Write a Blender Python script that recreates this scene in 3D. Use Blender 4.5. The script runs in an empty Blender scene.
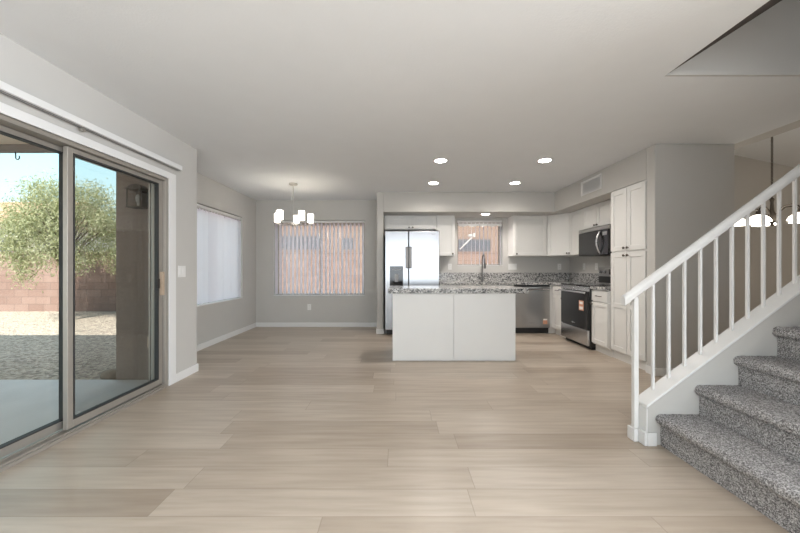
import bpy, bmesh, math, random
from mathutils import Vector, Matrix
R = math.radians
rnd = random.Random(7)
scene = bpy.context.scene
C = scene.collection

# ------------------------------------------------------------------ camera
CAM_H = 1.135
cd = bpy.data.cameras.new('camera'); cam = bpy.data.objects.new('camera', cd); C.objects.link(cam)
cam.location = (0, 0, CAM_H); cam.rotation_euler = (R(90), 0, 0)
cd.sensor_width = 36; cd.lens = 36 * 333 / 800; cd.clip_start = .05
cd.shift_x = 2 / 800; cd.shift_y = 1.5 / 800
scene.camera = cam
# ------------------------------------------------------------------ sky, sun, daylight, added fill lights
w = bpy.data.worlds.new('sky'); scene.world = w; w.use_nodes = True
nt = w.node_tree; nt.nodes.clear()
o_ = nt.nodes.new('ShaderNodeOutputWorld'); bg = nt.nodes.new('ShaderNodeBackground')
tc = nt.nodes.new('ShaderNodeTexCoord'); sp = nt.nodes.new('ShaderNodeSeparateXYZ'); rp = nt.nodes.new('ShaderNodeValToRGB')
rp.color_ramp.elements[0].position = 0.0; rp.color_ramp.elements[0].color = (.62, .66, .66, 1)
rp.color_ramp.elements[1].position = .8; rp.color_ramp.elements[1].color = (.44, .50, .56, 1)
e = rp.color_ramp.elements.new(.06); e.color = (.50, .62, .64, 1)
e = rp.color_ramp.elements.new(.34); e.color = (.27, .52, .60, 1)
nt.links.new(tc.outputs['Generated'], sp.inputs[0]); nt.links.new(sp.outputs['Z'], rp.inputs[0])
nt.links.new(rp.outputs[0], bg.inputs[0]); nt.links.new(bg.outputs[0], o_.inputs[0])
bg.inputs[1].default_value = .80
sd = bpy.data.lights.new('sun', 'SUN'); sun = bpy.data.objects.new('sun', sd); C.objects.link(sun)
sd.energy = 3.3; sd.angle = R(.6); sd.color = (1, .93, .82)
sun.rotation_euler = Vector((-.10, .70, -.72)).to_track_quat('-Z', 'Y').to_euler(); sun.location = (0, -8, 8)
def area(name, loc, direction, sx, sy, power, col):
    d = bpy.data.lights.new(name, 'AREA'); d.shape = 'RECTANGLE'; d.size = sx; d.size_y = sy; d.energy = power; d.color = col
    o = bpy.data.objects.new(name, d); C.objects.link(o); o.location = loc
    o.rotation_euler = Vector(direction).to_track_quat('-Z', 'Y').to_euler(); return o
area('front_window_daylight', (.6, -3.42, 1.45), (0, 1, 0), 4.2, 1.7, 37, (.85, .92, 1))
area('side_fill_light', (4.95, -1.35, 1.40), (-1, 0, 0), 3.6, 1.9, 118, (.85, .92, 1))  # added fill from the side; the wall behind it has no window
area('stairwell_fill_light', (4.9, 1.65, 3.4), (-1, 0, 0), 1.0, .8, 6, (.92, .97, 1))  # lamp added to lift the black stairwell wall, no window here
cl = area('living_room_fill_light', (.6, -1.6, 2.42), (0, 0, -1), 4.5, 2.6, 40, (.88, .94, 1)); cl.data.spread = R(110)  # unseen fill panel added below the ceiling, no fixtures behind it
area('foyer_fill_light', (7.35, 3.6, 1.6), (-1, 0, 0), 1.6, 1.4, 3.6, (1, .86, .70))  # warm fill added for the next room, its side wall is solid
vs = scene.view_settings
vs.view_transform = 'Standard'; vs.look = 'None'; vs.gamma = 1; vs.use_curve_mapping = False
vs.exposure = 1.70
scene.cycles.caustics_reflective = False; scene.cycles.caustics_refractive = False

# ------------------------------------------------------------------ materials
def N(nt, t, **kw):
    n = nt.nodes.new(t)
    for k, v in kw.items(): setattr(n, k, v)
    return n
def mat(name, col, rough=.5, metal=0, spec=.5, noise=0, nscale=40, bump=0, bscale=200, stretch=None, emit=0, ecol=None, coat=0):
    m = bpy.data.materials.new(name); m.use_nodes = True
    nt = m.node_tree; b = nt.nodes['Principled BSDF']; L = nt.links
    b.inputs['Base Color'].default_value = (*col, 1); b.inputs['Roughness'].default_value = rough
    b.inputs['Metallic'].default_value = metal; b.inputs['Specular IOR Level'].default_value = spec
    b.inputs['Coat Weight'].default_value = coat
    tc = N(nt, 'ShaderNodeTexCoord'); vec = tc.outputs['Object']
    if stretch:
        mp = N(nt, 'ShaderNodeMapping'); mp.inputs['Scale'].default_value = stretch; L.new(vec, mp.inputs[0]); vec = mp.outputs[0]
    if noise:
        n = N(nt, 'ShaderNodeTexNoise'); n.inputs['Scale'].default_value = nscale; n.inputs['Detail'].default_value = 4; L.new(vec, n.inputs['Vector'])
        mx = N(nt, 'ShaderNodeMixRGB'); L.new(n.outputs['Fac'], mx.inputs[0])
        mx.inputs[1].default_value = (*[c * (1 - noise) for c in col], 1); mx.inputs[2].default_value = (*[min(1, c * (1 + noise)) for c in col], 1)
        L.new(mx.outputs[0], b.inputs['Base Color'])
    if bump:
        n2 = N(nt, 'ShaderNodeTexNoise'); n2.inputs['Scale'].default_value = bscale; L.new(vec, n2.inputs['Vector'])
        bp = N(nt, 'ShaderNodeBump'); bp.inputs['Strength'].default_value = bump; bp.inputs['Distance'].default_value = .01
        L.new(n2.outputs['Fac'], bp.inputs['Height']); L.new(bp.outputs[0], b.inputs['Normal'])
    if emit:
        b.inputs['Emission Color'].default_value = (*(ecol or col), 1); b.inputs['Emission Strength'].default_value = emit
    return m
def ramp(nt, fac, stops, interp='LINEAR'):
    r = N(nt, 'ShaderNodeValToRGB'); cr = r.color_ramp; cr.interpolation = interp
    cr.elements[0].position, cr.elements[0].color = stops[0][0], (*stops[0][1], 1)
    cr.elements[1].position, cr.elements[1].color = stops[1][0], (*stops[1][1], 1)
    for p, c in stops[2:]:
        e = cr.elements.new(p); e.color = (*c, 1)
    nt.links.new(fac, r.inputs[0]); return r.outputs[0]
M = {}
M['wall'] = mat('wall_paint', (.56, .545, .52), .85, spec=.2, noise=.02, nscale=6, bump=.04, bscale=160)
M['ceiling'] = mat('ceiling_paint', (.79, .805, .82), .9, spec=.15, noise=.02, nscale=5, bump=.12, bscale=90)
M['white'] = mat('white_trim_paint', (.77, .765, .755), .4, noise=.01)
M['cab'] = mat('white_cabinet_paint', (.75, .74, .715), .42, noise=.01, nscale=8)
M['isl'] = mat('white_island_panel', (.80, .79, .775), .45, noise=.01, nscale=8)
M['steel'] = mat('brushed_stainless', (.55, .55, .56), .27, metal=1, noise=.05, nscale=30, stretch=(1, 1, 14))
M['steel_d'] = mat('dark_stainless', (.44, .43, .42), .3, metal=1, noise=.05, nscale=30, stretch=(14, 14, 1))
M['nickel'] = mat('brushed_nickel', (.52, .50, .47), .3, metal=1, noise=.03)
M['bronze'] = mat('dark_bronze', (.10, .085, .07), .45, metal=.7, noise=.1)
M['blackglass'] = mat('black_glass', (.012, .012, .013), .08, noise=.05)
M['faucet'] = mat('dark_nickel', (.17, .16, .155), .3, metal=1, noise=.05)
M['woodbar'] = mat('tan_handle', (.50, .38, .28), .5, noise=.1)
M['steel_f'] = mat('refrigerator_stainless', (.32, .32, .33), .24, metal=1, noise=.05, nscale=30, stretch=(1, 1, 14))
M['black'] = mat('black_plastic', (.02, .02, .02), .5, noise=.05)
M['greyp'] = mat('grey_plastic', (.30, .30, .31), .45, noise=.03)
M['alu'] = mat('taupe_aluminium', (.40, .37, .33), .42, metal=.55, noise=.04)
M['gasket'] = mat('dark_gasket', (.03, .03, .03), .6, noise=.05)
M['plate'] = mat('white_plastic_plate', (.80, .79, .77), .4, noise=.01)
M['slot'] = mat('slot_dark', (.25, .25, .25), .6, noise=.02)
M['lens'] = mat('lit_lens', (1, .97, .9), .4, emit=16, ecol=(1, .94, .85), noise=.01)
M['shade'] = mat('lit_frosted_shade', (.9, .88, .84), .5, emit=2.3, ecol=(1, .93, .80), noise=.01)
M['shade2'] = mat('lit_alabaster_shade', (.9, .88, .84), .5, emit=2.2, ecol=(1, .93, .82), noise=.02)
M['orange'] = mat('orange_sticker', (.60, .30, .19), .6, noise=.05, nscale=90)
M['paper'] = mat('white_sticker', (.8, .78, .74), .6, noise=.05, nscale=90)
M['stucco'] = mat('brown_stucco', (.31, .25, .215), .95, spec=.1, noise=.22, nscale=45, bump=.5, bscale=120)
M['concrete'] = mat('patio_concrete', (.66, .66, .67), .8, spec=.3, noise=.13, nscale=3.5, bump=.1)
M['tan'] = mat('tan_patio_paint', (.72, .60, .49), .9, spec=.1, noise=.04, bump=.2)
M['beam'] = mat('brown_beam_paint', (.24, .20, .18), .8, noise=.05)
M['nbr'] = mat('neighbour_stucco', (.25, .18, .155), .95, spec=.1, noise=.06, nscale=4, bump=.3)
M['nbr2'] = mat('pale_neighbour_stucco', (.78, .72, .66), .95, spec=.1, noise=.06, nscale=4)
M['nwin'] = mat('neighbour_window_screen', (.10, .10, .12), .4, noise=.1)
M['bark'] = mat('bark', (.14, .10, .07), .9, noise=.3, nscale=30, bump=.6, bscale=60)
M['rock'] = mat('tan_rock', (.30, .24, .19), .9, noise=.3, nscale=20, bump=.5, bscale=30)
M['sloped'] = mat('sloped_ceiling_shade_tone', (.085, .068, .058), .9, spec=.1, noise=.05)  # shade of the unlit underside is put into this colour

def special(name, rough=.5, spec=.5):
    m = bpy.data.materials.new(name); m.use_nodes = True; nt = m.node_tree
    b = nt.nodes['Principled BSDF']; b.inputs['Roughness'].default_value = rough; b.inputs['Specular IOR Level'].default_value = spec
    tc = N(nt, 'ShaderNodeTexCoord'); return m, nt, b, tc.outputs['Object']
def math_(nt, op, a, b=None):
    n = N(nt, 'ShaderNodeMath', operation=op)
    for i, v in enumerate((a, b)):
        if v is None: continue
        if isinstance(v, (int, float)): n.inputs[i].default_value = v
        else: nt.links.new(v, n.inputs[i])
    return n.outputs[0]
# plank floor
m, nt, b, vec = special('vinyl_plank', .33, .4); L = nt.links; M['floor'] = m
s = N(nt, 'ShaderNodeSeparateXYZ'); L.new(vec, s.inputs[0])
ry = math_(nt, 'DIVIDE', s.outputs['Y'], .19); row = math_(nt, 'FLOOR', ry)
wn = N(nt, 'ShaderNodeTexWhiteNoise', noise_dimensions='1D'); L.new(row, wn.inputs['W'])
cx = math_(nt, 'ADD', math_(nt, 'DIVIDE', s.outputs['X'], 1.5), math_(nt, 'MULTIPLY', wn.outputs['Value'], 7.3)); col = math_(nt, 'FLOOR', cx)
cmb = N(nt, 'ShaderNodeCombineXYZ'); L.new(col, cmb.inputs[0]); L.new(row, cmb.inputs[1])
wn2 = N(nt, 'ShaderNodeTexWhiteNoise', noise_dimensions='2D'); L.new(cmb.outputs[0], wn2.inputs['Vector'])
mp = N(nt, 'ShaderNodeMapping'); mp.inputs['Scale'].default_value = (1.3, 16, 1); L.new(vec, mp.inputs[0])
off = N(nt, 'ShaderNodeVectorMath', operation='ADD'); L.new(mp.outputs[0], off.inputs[0])
sc_ = N(nt, 'ShaderNodeVectorMath', operation='SCALE'); L.new(wn2.outputs['Color'], sc_.inputs[0]); sc_.inputs['Scale'].default_value = 30
L.new(sc_.outputs[0], off.inputs[1])
gr = N(nt, 'ShaderNodeTexNoise'); gr.inputs['Scale'].default_value = 1.6; gr.inputs['Detail'].default_value = 5; L.new(off.outputs[0], gr.inputs['Vector'])
base = ramp(nt, wn2.outputs['Value'], [(0, (.37, .302, .238)), (1, (.49, .42, .348)), (.3, (.43, .36, .29)), (.65, (.465, .395, .322))])
grn = ramp(nt, gr.outputs['Fac'], [(.3, (.86, .84, .82)), (.7, (1.08, 1.08, 1.08))])
mx = N(nt, 'ShaderNodeMixRGB', blend_type='MULTIPLY'); mx.inputs[0].default_value = 1; L.new(base, mx.inputs[1]); L.new(grn, mx.inputs[2])
fy = math_(nt, 'FRACT', ry); fx = math_(nt, 'FRACT', cx)
ey = math_(nt, 'MINIMUM', fy, math_(nt, 'SUBTRACT', 1, fy)); ex = math_(nt, 'MULTIPLY', math_(nt, 'MINIMUM', fx, math_(nt, 'SUBTRACT', 1, fx)), 7.9)
ed = math_(nt, 'LESS_THAN', math_(nt, 'MINIMUM', ex, ey), .012)
mx2 = N(nt, 'ShaderNodeMixRGB', blend_type='MULTIPLY'); L.new(math_(nt, 'MULTIPLY', ed, .3), mx2.inputs[0]); L.new(mx.outputs[0], mx2.inputs[1]); mx2.inputs[2].default_value = (.3, .25, .2, 1)
L.new(mx2.outputs[0], b.inputs['Base Color'])
# granite
m, nt, b, vec = special('speckled_granite', .18, .5); L = nt.links; M['granite'] = m
v = N(nt, 'ShaderNodeTexVoronoi'); v.inputs['Scale'].default_value = 80; L.new(vec, v.inputs['Vector'])
s = N(nt, 'ShaderNodeSeparateColor'); L.new(v.outputs['Color'], s.inputs[0])
n = N(nt, 'ShaderNodeTexNoise'); n.inputs['Scale'].default_value = 26; n.inputs['Detail'].default_value = 3; L.new(vec, n.inputs['Vector'])
f = math_(nt, 'ADD', math_(nt, 'MULTIPLY', s.outputs[0], .6), math_(nt, 'MULTIPLY', n.outputs['Fac'], .6))
L.new(ramp(nt, f, [(.22, (.035, .035, .038)), (.84, (.64, .63, .61)), (.38, (.12, .12, .122)), (.48, (.26, .255, .25)), (.60, (.40, .39, .38)), (.70, (.52, .51, .49))], 'CONSTANT'), b.inputs['Base Color'])
# carpet
m, nt, b, vec = special('grey_speckled_carpet', 1, .05); L = nt.links; M['carpet'] = m
n = N(nt, 'ShaderNodeTexNoise'); n.inputs['Scale'].default_value = 190; n.inputs['Detail'].default_value = 3; L.new(vec, n.inputs['Vector'])
v = N(nt, 'ShaderNodeTexVoronoi'); v.inputs['Scale'].default_value = 230; L.new(vec, v.inputs['Vector']); s = N(nt, 'ShaderNodeSeparateColor'); L.new(v.outputs['Color'], s.inputs[0])
f = math_(nt, 'ADD', math_(nt, 'MULTIPLY', s.outputs[0], .5), math_(nt, 'MULTIPLY', n.outputs['Fac'], .55))
L.new(ramp(nt, f, [(.22, (.085, .08, .08)), (.88, (.80, .78, .77)), (.5, (.30, .285, .282))]), b.inputs['Base Color'])
bp = N(nt, 'ShaderNodeBump'); bp.inputs['Strength'].default_value = .7; bp.inputs['Distance'].default_value = .01; L.new(f, bp.inputs['Height']); L.new(bp.outputs[0], b.inputs['Normal'])
# gravel
m, nt, b, vec = special('desert_gravel', 1, .1); L = nt.links; M['gravel'] = m
v = N(nt, 'ShaderNodeTexVoronoi'); v.inputs['Scale'].default_value = 30; L.new(vec, v.inputs['Vector']); s = N(nt, 'ShaderNodeSeparateColor'); L.new(v.outputs['Color'], s.inputs[0])
L.new(ramp(nt, s.outputs[0], [(0, (.26, .22, .19)), (1, (.66, .58, .49)), (.5, (.48, .42, .36))]), b.inputs['Base Color'])
bp = N(nt, 'ShaderNodeBump'); bp.inputs['Strength'].default_value = .8; bp.inputs['Distance'].default_value = .04; L.new(v.outputs['Distance'], bp.inputs['Height']); L.new(bp.outputs[0], b.inputs['Normal'])
# block wall
m, nt, b, vec = special('pink_block', 1, .1); L = nt.links; M['block'] = m
s = N(nt, 'ShaderNodeSeparateXYZ'); L.new(vec, s.inputs[0]); cb = N(nt, 'ShaderNodeCombineXYZ')
L.new(math_(nt, 'ADD', s.outputs[0], s.outputs[1]), cb.inputs[0]); L.new(math_(nt, 'ADD', s.outputs[2], .09), cb.inputs[1])
br = N(nt, 'ShaderNodeTexBrick'); br.offset = .5; L.new(cb.outputs[0], br.inputs['Vector']); br.inputs['Scale'].default_value = 1
br.inputs['Brick Width'].default_value = .41; br.inputs['Row Height'].default_value = .205; br.inputs['Mortar Size'].default_value = .006; br.inputs['Mortar Smooth'].default_value = .2
br.inputs['Color1'].default_value = (.235, .158, .137, 1); br.inputs['Color2'].default_value = (.285, .20, .175, 1); br.inputs['Mortar'].default_value = (.15, .11, .098, 1); br.inputs['Bias'].default_value = 0
L.new(br.outputs[0], b.inputs['Base Color'])
# roof tile
m, nt, b, vec = special('clay_roof_tile', .9, .1); L = nt.links; M['tile'] = m
wv = N(nt, 'ShaderNodeTexWave'); wv.inputs['Scale'].default_value = 3; L.new(vec, wv.inputs['Vector'])
L.new(ramp(nt, wv.outputs[1], [(0, (.34, .20, .14)), (1, (.58, .38, .28))]), b.inputs['Base Color'])
# leaves
m, nt, b, vec = special('olive_leaf', .6, .3); L = nt.links; M['leaf'] = m
n = N(nt, 'ShaderNodeTexNoise'); n.inputs['Scale'].default_value = 14; L.new(vec, n.inputs['Vector'])
L.new(ramp(nt, n.outputs['Fac'], [(.3, (.20, .215, .12)), (.7, (.46, .47, .32)), (.5, (.34, .36, .22))]), b.inputs['Base Color'])
tr = N(nt, 'ShaderNodeBsdfTranslucent'); tr.inputs[0].default_value = (.40, .42, .16, 1); ms = N(nt, 'ShaderNodeMixShader'); ms.inputs[0].default_value = .3
L.new(b.outputs[0], ms.inputs[1]); L.new(tr.outputs[0], ms.inputs[2]); L.new(ms.outputs[0], nt.nodes['Material Output'].inputs[0])
# blind slats
m, nt, b, vec = special('white_vinyl_slat', .5, .3); L = nt.links; M['slat'] = m
n = N(nt, 'ShaderNodeTexNoise'); n.inputs['Scale'].default_value = 5; L.new(vec, n.inputs['Vector'])
L.new(ramp(nt, n.outputs['Fac'], [(0, (.87, .84, .91)), (1, (.90, .87, .94))]), b.inputs['Base Color'])
tr = N(nt, 'ShaderNodeBsdfTranslucent'); tr.inputs[0].default_value = (1, .95, 1, 1); ms = N(nt, 'ShaderNodeMixShader'); ms.inputs[0].default_value = .58
L.new(b.outputs[0], ms.inputs[1]); L.new(tr.outputs[0], ms.inputs[2]); L.new(ms.outputs[0], nt.nodes['Material Output'].inputs[0])
# glass
def glass(name, tint):
    m = bpy.data.materials.new(name); m.use_nodes = True; nt = m.node_tree; nt.nodes.clear(); L = nt.links
    out = N(nt, 'ShaderNodeOutputMaterial'); t = N(nt, 'ShaderNodeBsdfTransparent'); t.inputs[0].default_value = (*tint, 1)
    g = N(nt, 'ShaderNodeBsdfGlossy'); g.inputs['Roughness'].default_value = .02; lw = N(nt, 'ShaderNodeLayerWeight'); lw.inputs[0].default_value = .5
    x = N(nt, 'ShaderNodeMixShader'); L.new(math_(nt, 'ADD', math_(nt, 'MULTIPLY', math_(nt, 'POWER', lw.outputs['Facing'], 5), .5), .03), x.inputs[0]); L.new(t.outputs[0], x.inputs[1]); L.new(g.outputs[0], x.inputs[2]); L.new(x.outputs[0], out.inputs[0]); return m
M['glass'] = glass('window_glass', (.97, .985, .98))
M['screen'] = glass('insect_screen_mesh', (.86, .855, .85))
M['clear'] = glass('clear_lantern_glass', (.95, .95, .95))

# ------------------------------------------------------------------ helpers
class MB:
    def __init__(s, m=None): s.bm = bmesh.new(); s.M = m or Matrix()
    def v(s, p): return s.bm.verts.new(s.M @ Vector(p))
    def f(s, vs):
        try: s.bm.faces.new(vs)
        except ValueError: pass
    def box(s, x0, x1, y0, y1, z0, z1):
        q = [s.v(p) for p in ((x0,y0,z0),(x1,y0,z0),(x1,y1,z0),(x0,y1,z0),(x0,y0,z1),(x1,y0,z1),(x1,y1,z1),(x0,y1,z1))]
        for i in ((0,3,2,1),(4,5,6,7),(0,1,5,4),(1,2,6,5),(2,3,7,6),(3,0,4,7)): s.f([q[k] for k in i])
        return s
    def prism(s, pts, a0, a1, axis='z'):
        def P(p, a): return {'z': (p[0], p[1], a), 'y': (p[0], a, p[1]), 'x': (a, p[0], p[1])}[axis]
        A = [s.v(P(p, a0)) for p in pts]; B = [s.v(P(p, a1)) for p in pts]; n = len(pts)
        s.f(A); s.f(B[::-1])
        for i in range(n): s.f([A[i], A[(i+1) % n], B[(i+1) % n], B[i]])
        return s
    def lathe(s, prof, c=(0,0,0), n=24, axis='z'):
        ax = {'z': Matrix(), 'y': Matrix.Rotation(R(90), 4, 'X'), '-y': Matrix.Rotation(R(90), 4, 'X'), 'x': Matrix.Rotation(R(90), 4, 'Y'), '-x': Matrix.Rotation(R(-90), 4, 'Y')}[axis]
        T = Matrix.Translation(c) @ ax; rings = []
        for r, z in prof:
            rings.append([s.v(T @ Vector((r*math.cos(2*math.pi*k/n), r*math.sin(2*math.pi*k/n), z))) for k in range(n)] if r > 1e-6 else [s.v(T @ Vector((0,0,z)))])
        for a, b in zip(rings, rings[1:]):
            for k in range(n):
                k2 = (k+1) % n
                if len(a) == 1 and len(b) == 1: continue
                if len(a) == 1: s.f([a[0], b[k], b[k2]])
                elif len(b) == 1: s.f([a[k], b[0], a[k2]])
                else: s.f([a[k], b[k], b[k2], a[k2]])
        if len(rings[0]) > 1: s.f(rings[0])
        if len(rings[-1]) > 1: s.f(rings[-1])
        return s
    def tube(s, pts, r, n=10):
        pts = [Vector(p) for p in pts]; rs = r if isinstance(r, (list, tuple)) else [r]*len(pts); rings = []; up = None
        for i, p in enumerate(pts):
            t = (pts[min(i+1, len(pts)-1)] - pts[max(i-1, 0)]).normalized()
            if up is None: up = Vector((0,0,1)) if abs(t.z) < .9 else Vector((1,0,0))
            a = t.cross(up).normalized(); up2 = a.cross(t).normalized(); up = up2
            rings.append([s.v(p + (a*math.cos(2*math.pi*k/n) + up2*math.sin(2*math.pi*k/n))*rs[i]) for k in range(n)])
        for a, b in zip(rings, rings[1:]):
            for k in range(n): s.f([a[k], b[k], b[(k+1) % n], a[(k+1) % n]])
        s.f(rings[0]); s.f(rings[-1]); return s
    def torus(s, c, R0, r, n=20, k=8, axis='z'):
        ax = {'z': Matrix(), 'y': Matrix.Rotation(R(90), 4, 'X'), 'x': Matrix.Rotation(R(90), 4, 'Y')}[axis]; T = Matrix.Translation(c) @ ax
        g = [[s.v(T @ Vector(((R0+r*math.cos(2*math.pi*j/k))*math.cos(2*math.pi*i/n), (R0+r*math.cos(2*math.pi*j/k))*math.sin(2*math.pi*i/n), r*math.sin(2*math.pi*j/k)))) for j in range(k)] for i in range(n)]
        for i in range(n):
            for j in range(k): s.f([g[i][j], g[(i+1)%n][j], g[(i+1)%n][(j+1)%k], g[i][(j+1)%k]])
        return s
    def build(s, name, m, parent=None, bevel=0, normals=True):
        if normals: bmesh.ops.recalc_face_normals(s.bm, faces=s.bm.faces)
        me = bpy.data.meshes.new(name); off = wl(parent)
        bmesh.ops.translate(s.bm, verts=s.bm.verts, vec=-off)
        s.bm.to_mesh(me); s.bm.free()
        me.polygons.foreach_set('use_smooth', [True]*len(me.polygons)); me.set_sharp_from_angle(angle=R(32))
        me.materials.append(M[m]); o = bpy.data.objects.new(name, me); C.objects.link(o)
        if parent: o.parent = parent
        if bevel:
            bv = o.modifiers.new('bevel', 'BEVEL'); bv.width = bevel; bv.segments = 2; bv.limit_method = 'ANGLE'; bv.angle_limit = R(40); bv.harden_normals = True
        return o
def wl(o):
    v = Vector((0,0,0))
    while o is not None: v = v + Vector(o.location); o = o.parent
    return v
def tag(o, label=None, cat=None, group=None, kind=None):
    if label: o['label'] = label
    if cat: o['category'] = cat
    if group: o['group'] = group
    if kind: o['kind'] = kind
    return o
def thing(name, loc, label, cat, group=None, kind=None):
    o = bpy.data.objects.new(name, None); C.objects.link(o); o.location = loc; o.empty_display_size = .1
    return tag(o, label, cat, group, kind)
def struct(name, mb, m, label, cat, bevel=0):
    return tag(mb.build(name, m, None, bevel), label, cat, None, 'structure')
def B(*a): return MB().box(*a)
def frameM(P, u, n):
    u = Vector(u); n = Vector(n); z = Vector((0,0,1))
    return Matrix(((u.x, z.x, n.x, P[0]), (u.y, z.y, n.y, P[1]), (u.z, z.z, n.z, P[2]), (0,0,0,1)))
LX = -2.21; NX = -2.74; BY = 6.42; H = 2.44; RX = 3.31; FACE = 2.70

# ------------------------------------------------------------------ shell
struct('floor', MB().prism([(-2.36,-3.6),(7.6,-3.6),(7.6,6.6),(-2.92,6.6),(-2.92,3.5),(-2.36,3.5)], -.1, 0), 'floor', 'light oak plank floor running through the open room', 'floor')
struct('ceiling', MB().prism([(-2.39,-3.6),(5.1,-3.6),(5.1,1.05),(1.813,1.05),(1.813,2.27),(3.54,2.27),(3.54,6.6),(-2.92,6.6),(-2.92,3.5),(-2.39,3.5)], H, 2.75), 'ceiling', 'flat pale ceiling over the open room', 'ceiling')
mb = B(-2.39,LX,-3.6,1.38,0,H).box(-2.39,LX,1.38,3.21,2.0,H).box(-2.39,LX,3.21,3.66,0,H).box(-2.92,-2.39,3.51,3.66,0,H)
struct('wall_left', mb, 'wall', 'grey wall around the sliding glass door', 'wall')
mb = B(-2.92,NX,3.66,4.11,0,H).box(-2.92,NX,5.87,BY,0,H).box(-2.92,NX,4.11,5.87,0,.605).box(-2.92,NX,4.11,5.87,2.03,H)
struct('wall_nook', mb, 'wall', 'grey dining nook wall around the bright closed blinds', 'wall')
W1 = (-2.40, -.642, .60, 2.06); W3 = (1.143, 2.024, 1.177, 2.064)
mb = B(-2.92,W1[0],BY,6.6,0,H).box(W1[0],W1[1],BY,6.6,0,W1[2]).box(W1[0],W1[1],BY,6.6,W1[3],H).box(W1[1],W3[0],BY,6.6,0,H)
mb.box(W3[0],W3[1],BY,6.6,0,W3[2]).box(W3[0],W3[1],BY,6.6,W3[3],H).box(W3[1],3.43,BY,6.6,0,H)
struct('wall_back', mb, 'wall', 'grey back wall behind kitchen and dining nook', 'wall')
struct('wall_wing', B(-.365,-.25,5.73,BY,0,H), 'wall', 'short wing wall end between dining nook and refrigerator', 'wall', .006)
struct('wall_right', B(RX,3.43,3.62,BY,0,H), 'wall', 'right kitchen wall behind the range', 'wall')
struct('wall_pantry', B(2.70,3.54,3.5,3.62,0,H), 'wall', 'plain grey wall beside the pantry cabinet behind the stair rail', 'wall', .008)
struct('ceiling_soffit', MB().prism([(-.25,5.73),(2.70,5.73),(2.70,3.621),(RX,3.62),(RX,BY),(-.25,BY)], 2.10, H), 'wall', 'dropped soffit above the kitchen cabinets', 'soffit', .006)
struct('ceiling_beam', B(3.54,3.72,2.27,6.3,H,3.4), 'wall', 'beige flush header over the opening to the next room', 'beam')
struct('wall_front', B(-2.39,-1.5,-3.6,-3.45,0,H).box(2.7,5.1,-3.6,-3.45,0,H).box(-1.5,2.7,-3.6,-3.45,0,.6).box(-1.5,2.7,-3.6,-3.45,2.3,H), 'wall', 'wall with a wide window opposite the kitchen', 'wall')
struct('wall_living', B(5.0,5.12,-3.6,2.27,0,4.7), 'wall', 'wall at the head of the stairs', 'wall')
struct('wall_stair_shading', B(2.1,5.0,.95,1.05,0,H), 'wall', 'unseen wall added to shade the near side of the stairs', 'wall')  # out of view, added to keep the side fill off stairs and railing
# foyer beyond the railing
struct('wall_foyer', B(3.43,7.6,5.2,5.32,0,3.4), 'wall', 'taupe far wall seen behind the stair balusters', 'wall')
struct('wall_foyer_side', B(7.45,7.6,2.27,5.2,0,3.4), 'wall', 'side wall of the next room', 'wall')
struct('wall_stairwell', B(1.82,7.6,2.262,2.37,2.475,4.7).box(5.0,7.6,2.27,2.37,0,2.475), 'wall', 'grey wall inside the stair opening in the ceiling', 'wall')
struct('trim_stairwell', B(1.815,3.53,2.252,2.2695,H+.0005,2.474), 'wall', 'thin corner bead along the stair opening', 'trim')
struct('wall_stairwell_near', B(1.7,5.0,.95,1.05,2.75,4.7), 'wall', 'near wall inside the stair opening', 'wall')
zs = lambda X: H + .645*(X-1.813)
struct('ceiling_sloped', MB().prism([(1.813,H),(5.1,zs(5.1)),(5.1,zs(5.1)+.12),(1.7,H+.12),(1.7,H+.02)], 1.05, 2.27, 'y'), 'sloped', 'sloped ceiling rising over the stairs, coloured as in shade', 'ceiling')
zf = lambda X: 2.90 - .21*(X-5.25)
struct('ceiling_foyer', MB().prism([(3.5,zf(3.5)),(7.6,zf(7.6)),(7.6,zf(7.6)+.15),(3.5,zf(3.5)+.15)], 2.27, 5.3, 'y'), 'ceiling', 'vaulted ceiling of the next room above the chain chandelier', 'ceiling')
# baseboards
bh = .085
def bboard(name, label, *boxes):
    mb = MB()
    for q in boxes: mb.box(*q, 0, bh)
    struct(name, mb, 'white', label, 'baseboard', .005)
bboard('baseboard_left', 'white baseboard below the light switch', (LX,LX+.013,3.30,3.672))
bboard('baseboard_nook', 'white baseboard below the closed blinds', (NX,NX+.013,3.66,BY-.014))
bboard('baseboard_back', 'white baseboard below the dining nook window', (NX,-.366,BY-.013,BY))
bboard('baseboard_wing', 'white baseboard around the wing wall end', (-.378,-.237,5.717,5.73), (-.378,-.365,5.73,BY-.014))
bboard('baseboard_pantry', 'white baseboard along the plain wall beside the pantry', (2.687,3.54,3.487,3.5), (2.687,2.70,3.5,3.62))
bboard('baseboard_foyer', 'white baseboard of the far taupe wall', (3.72,7.4,5.187,5.2))

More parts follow.
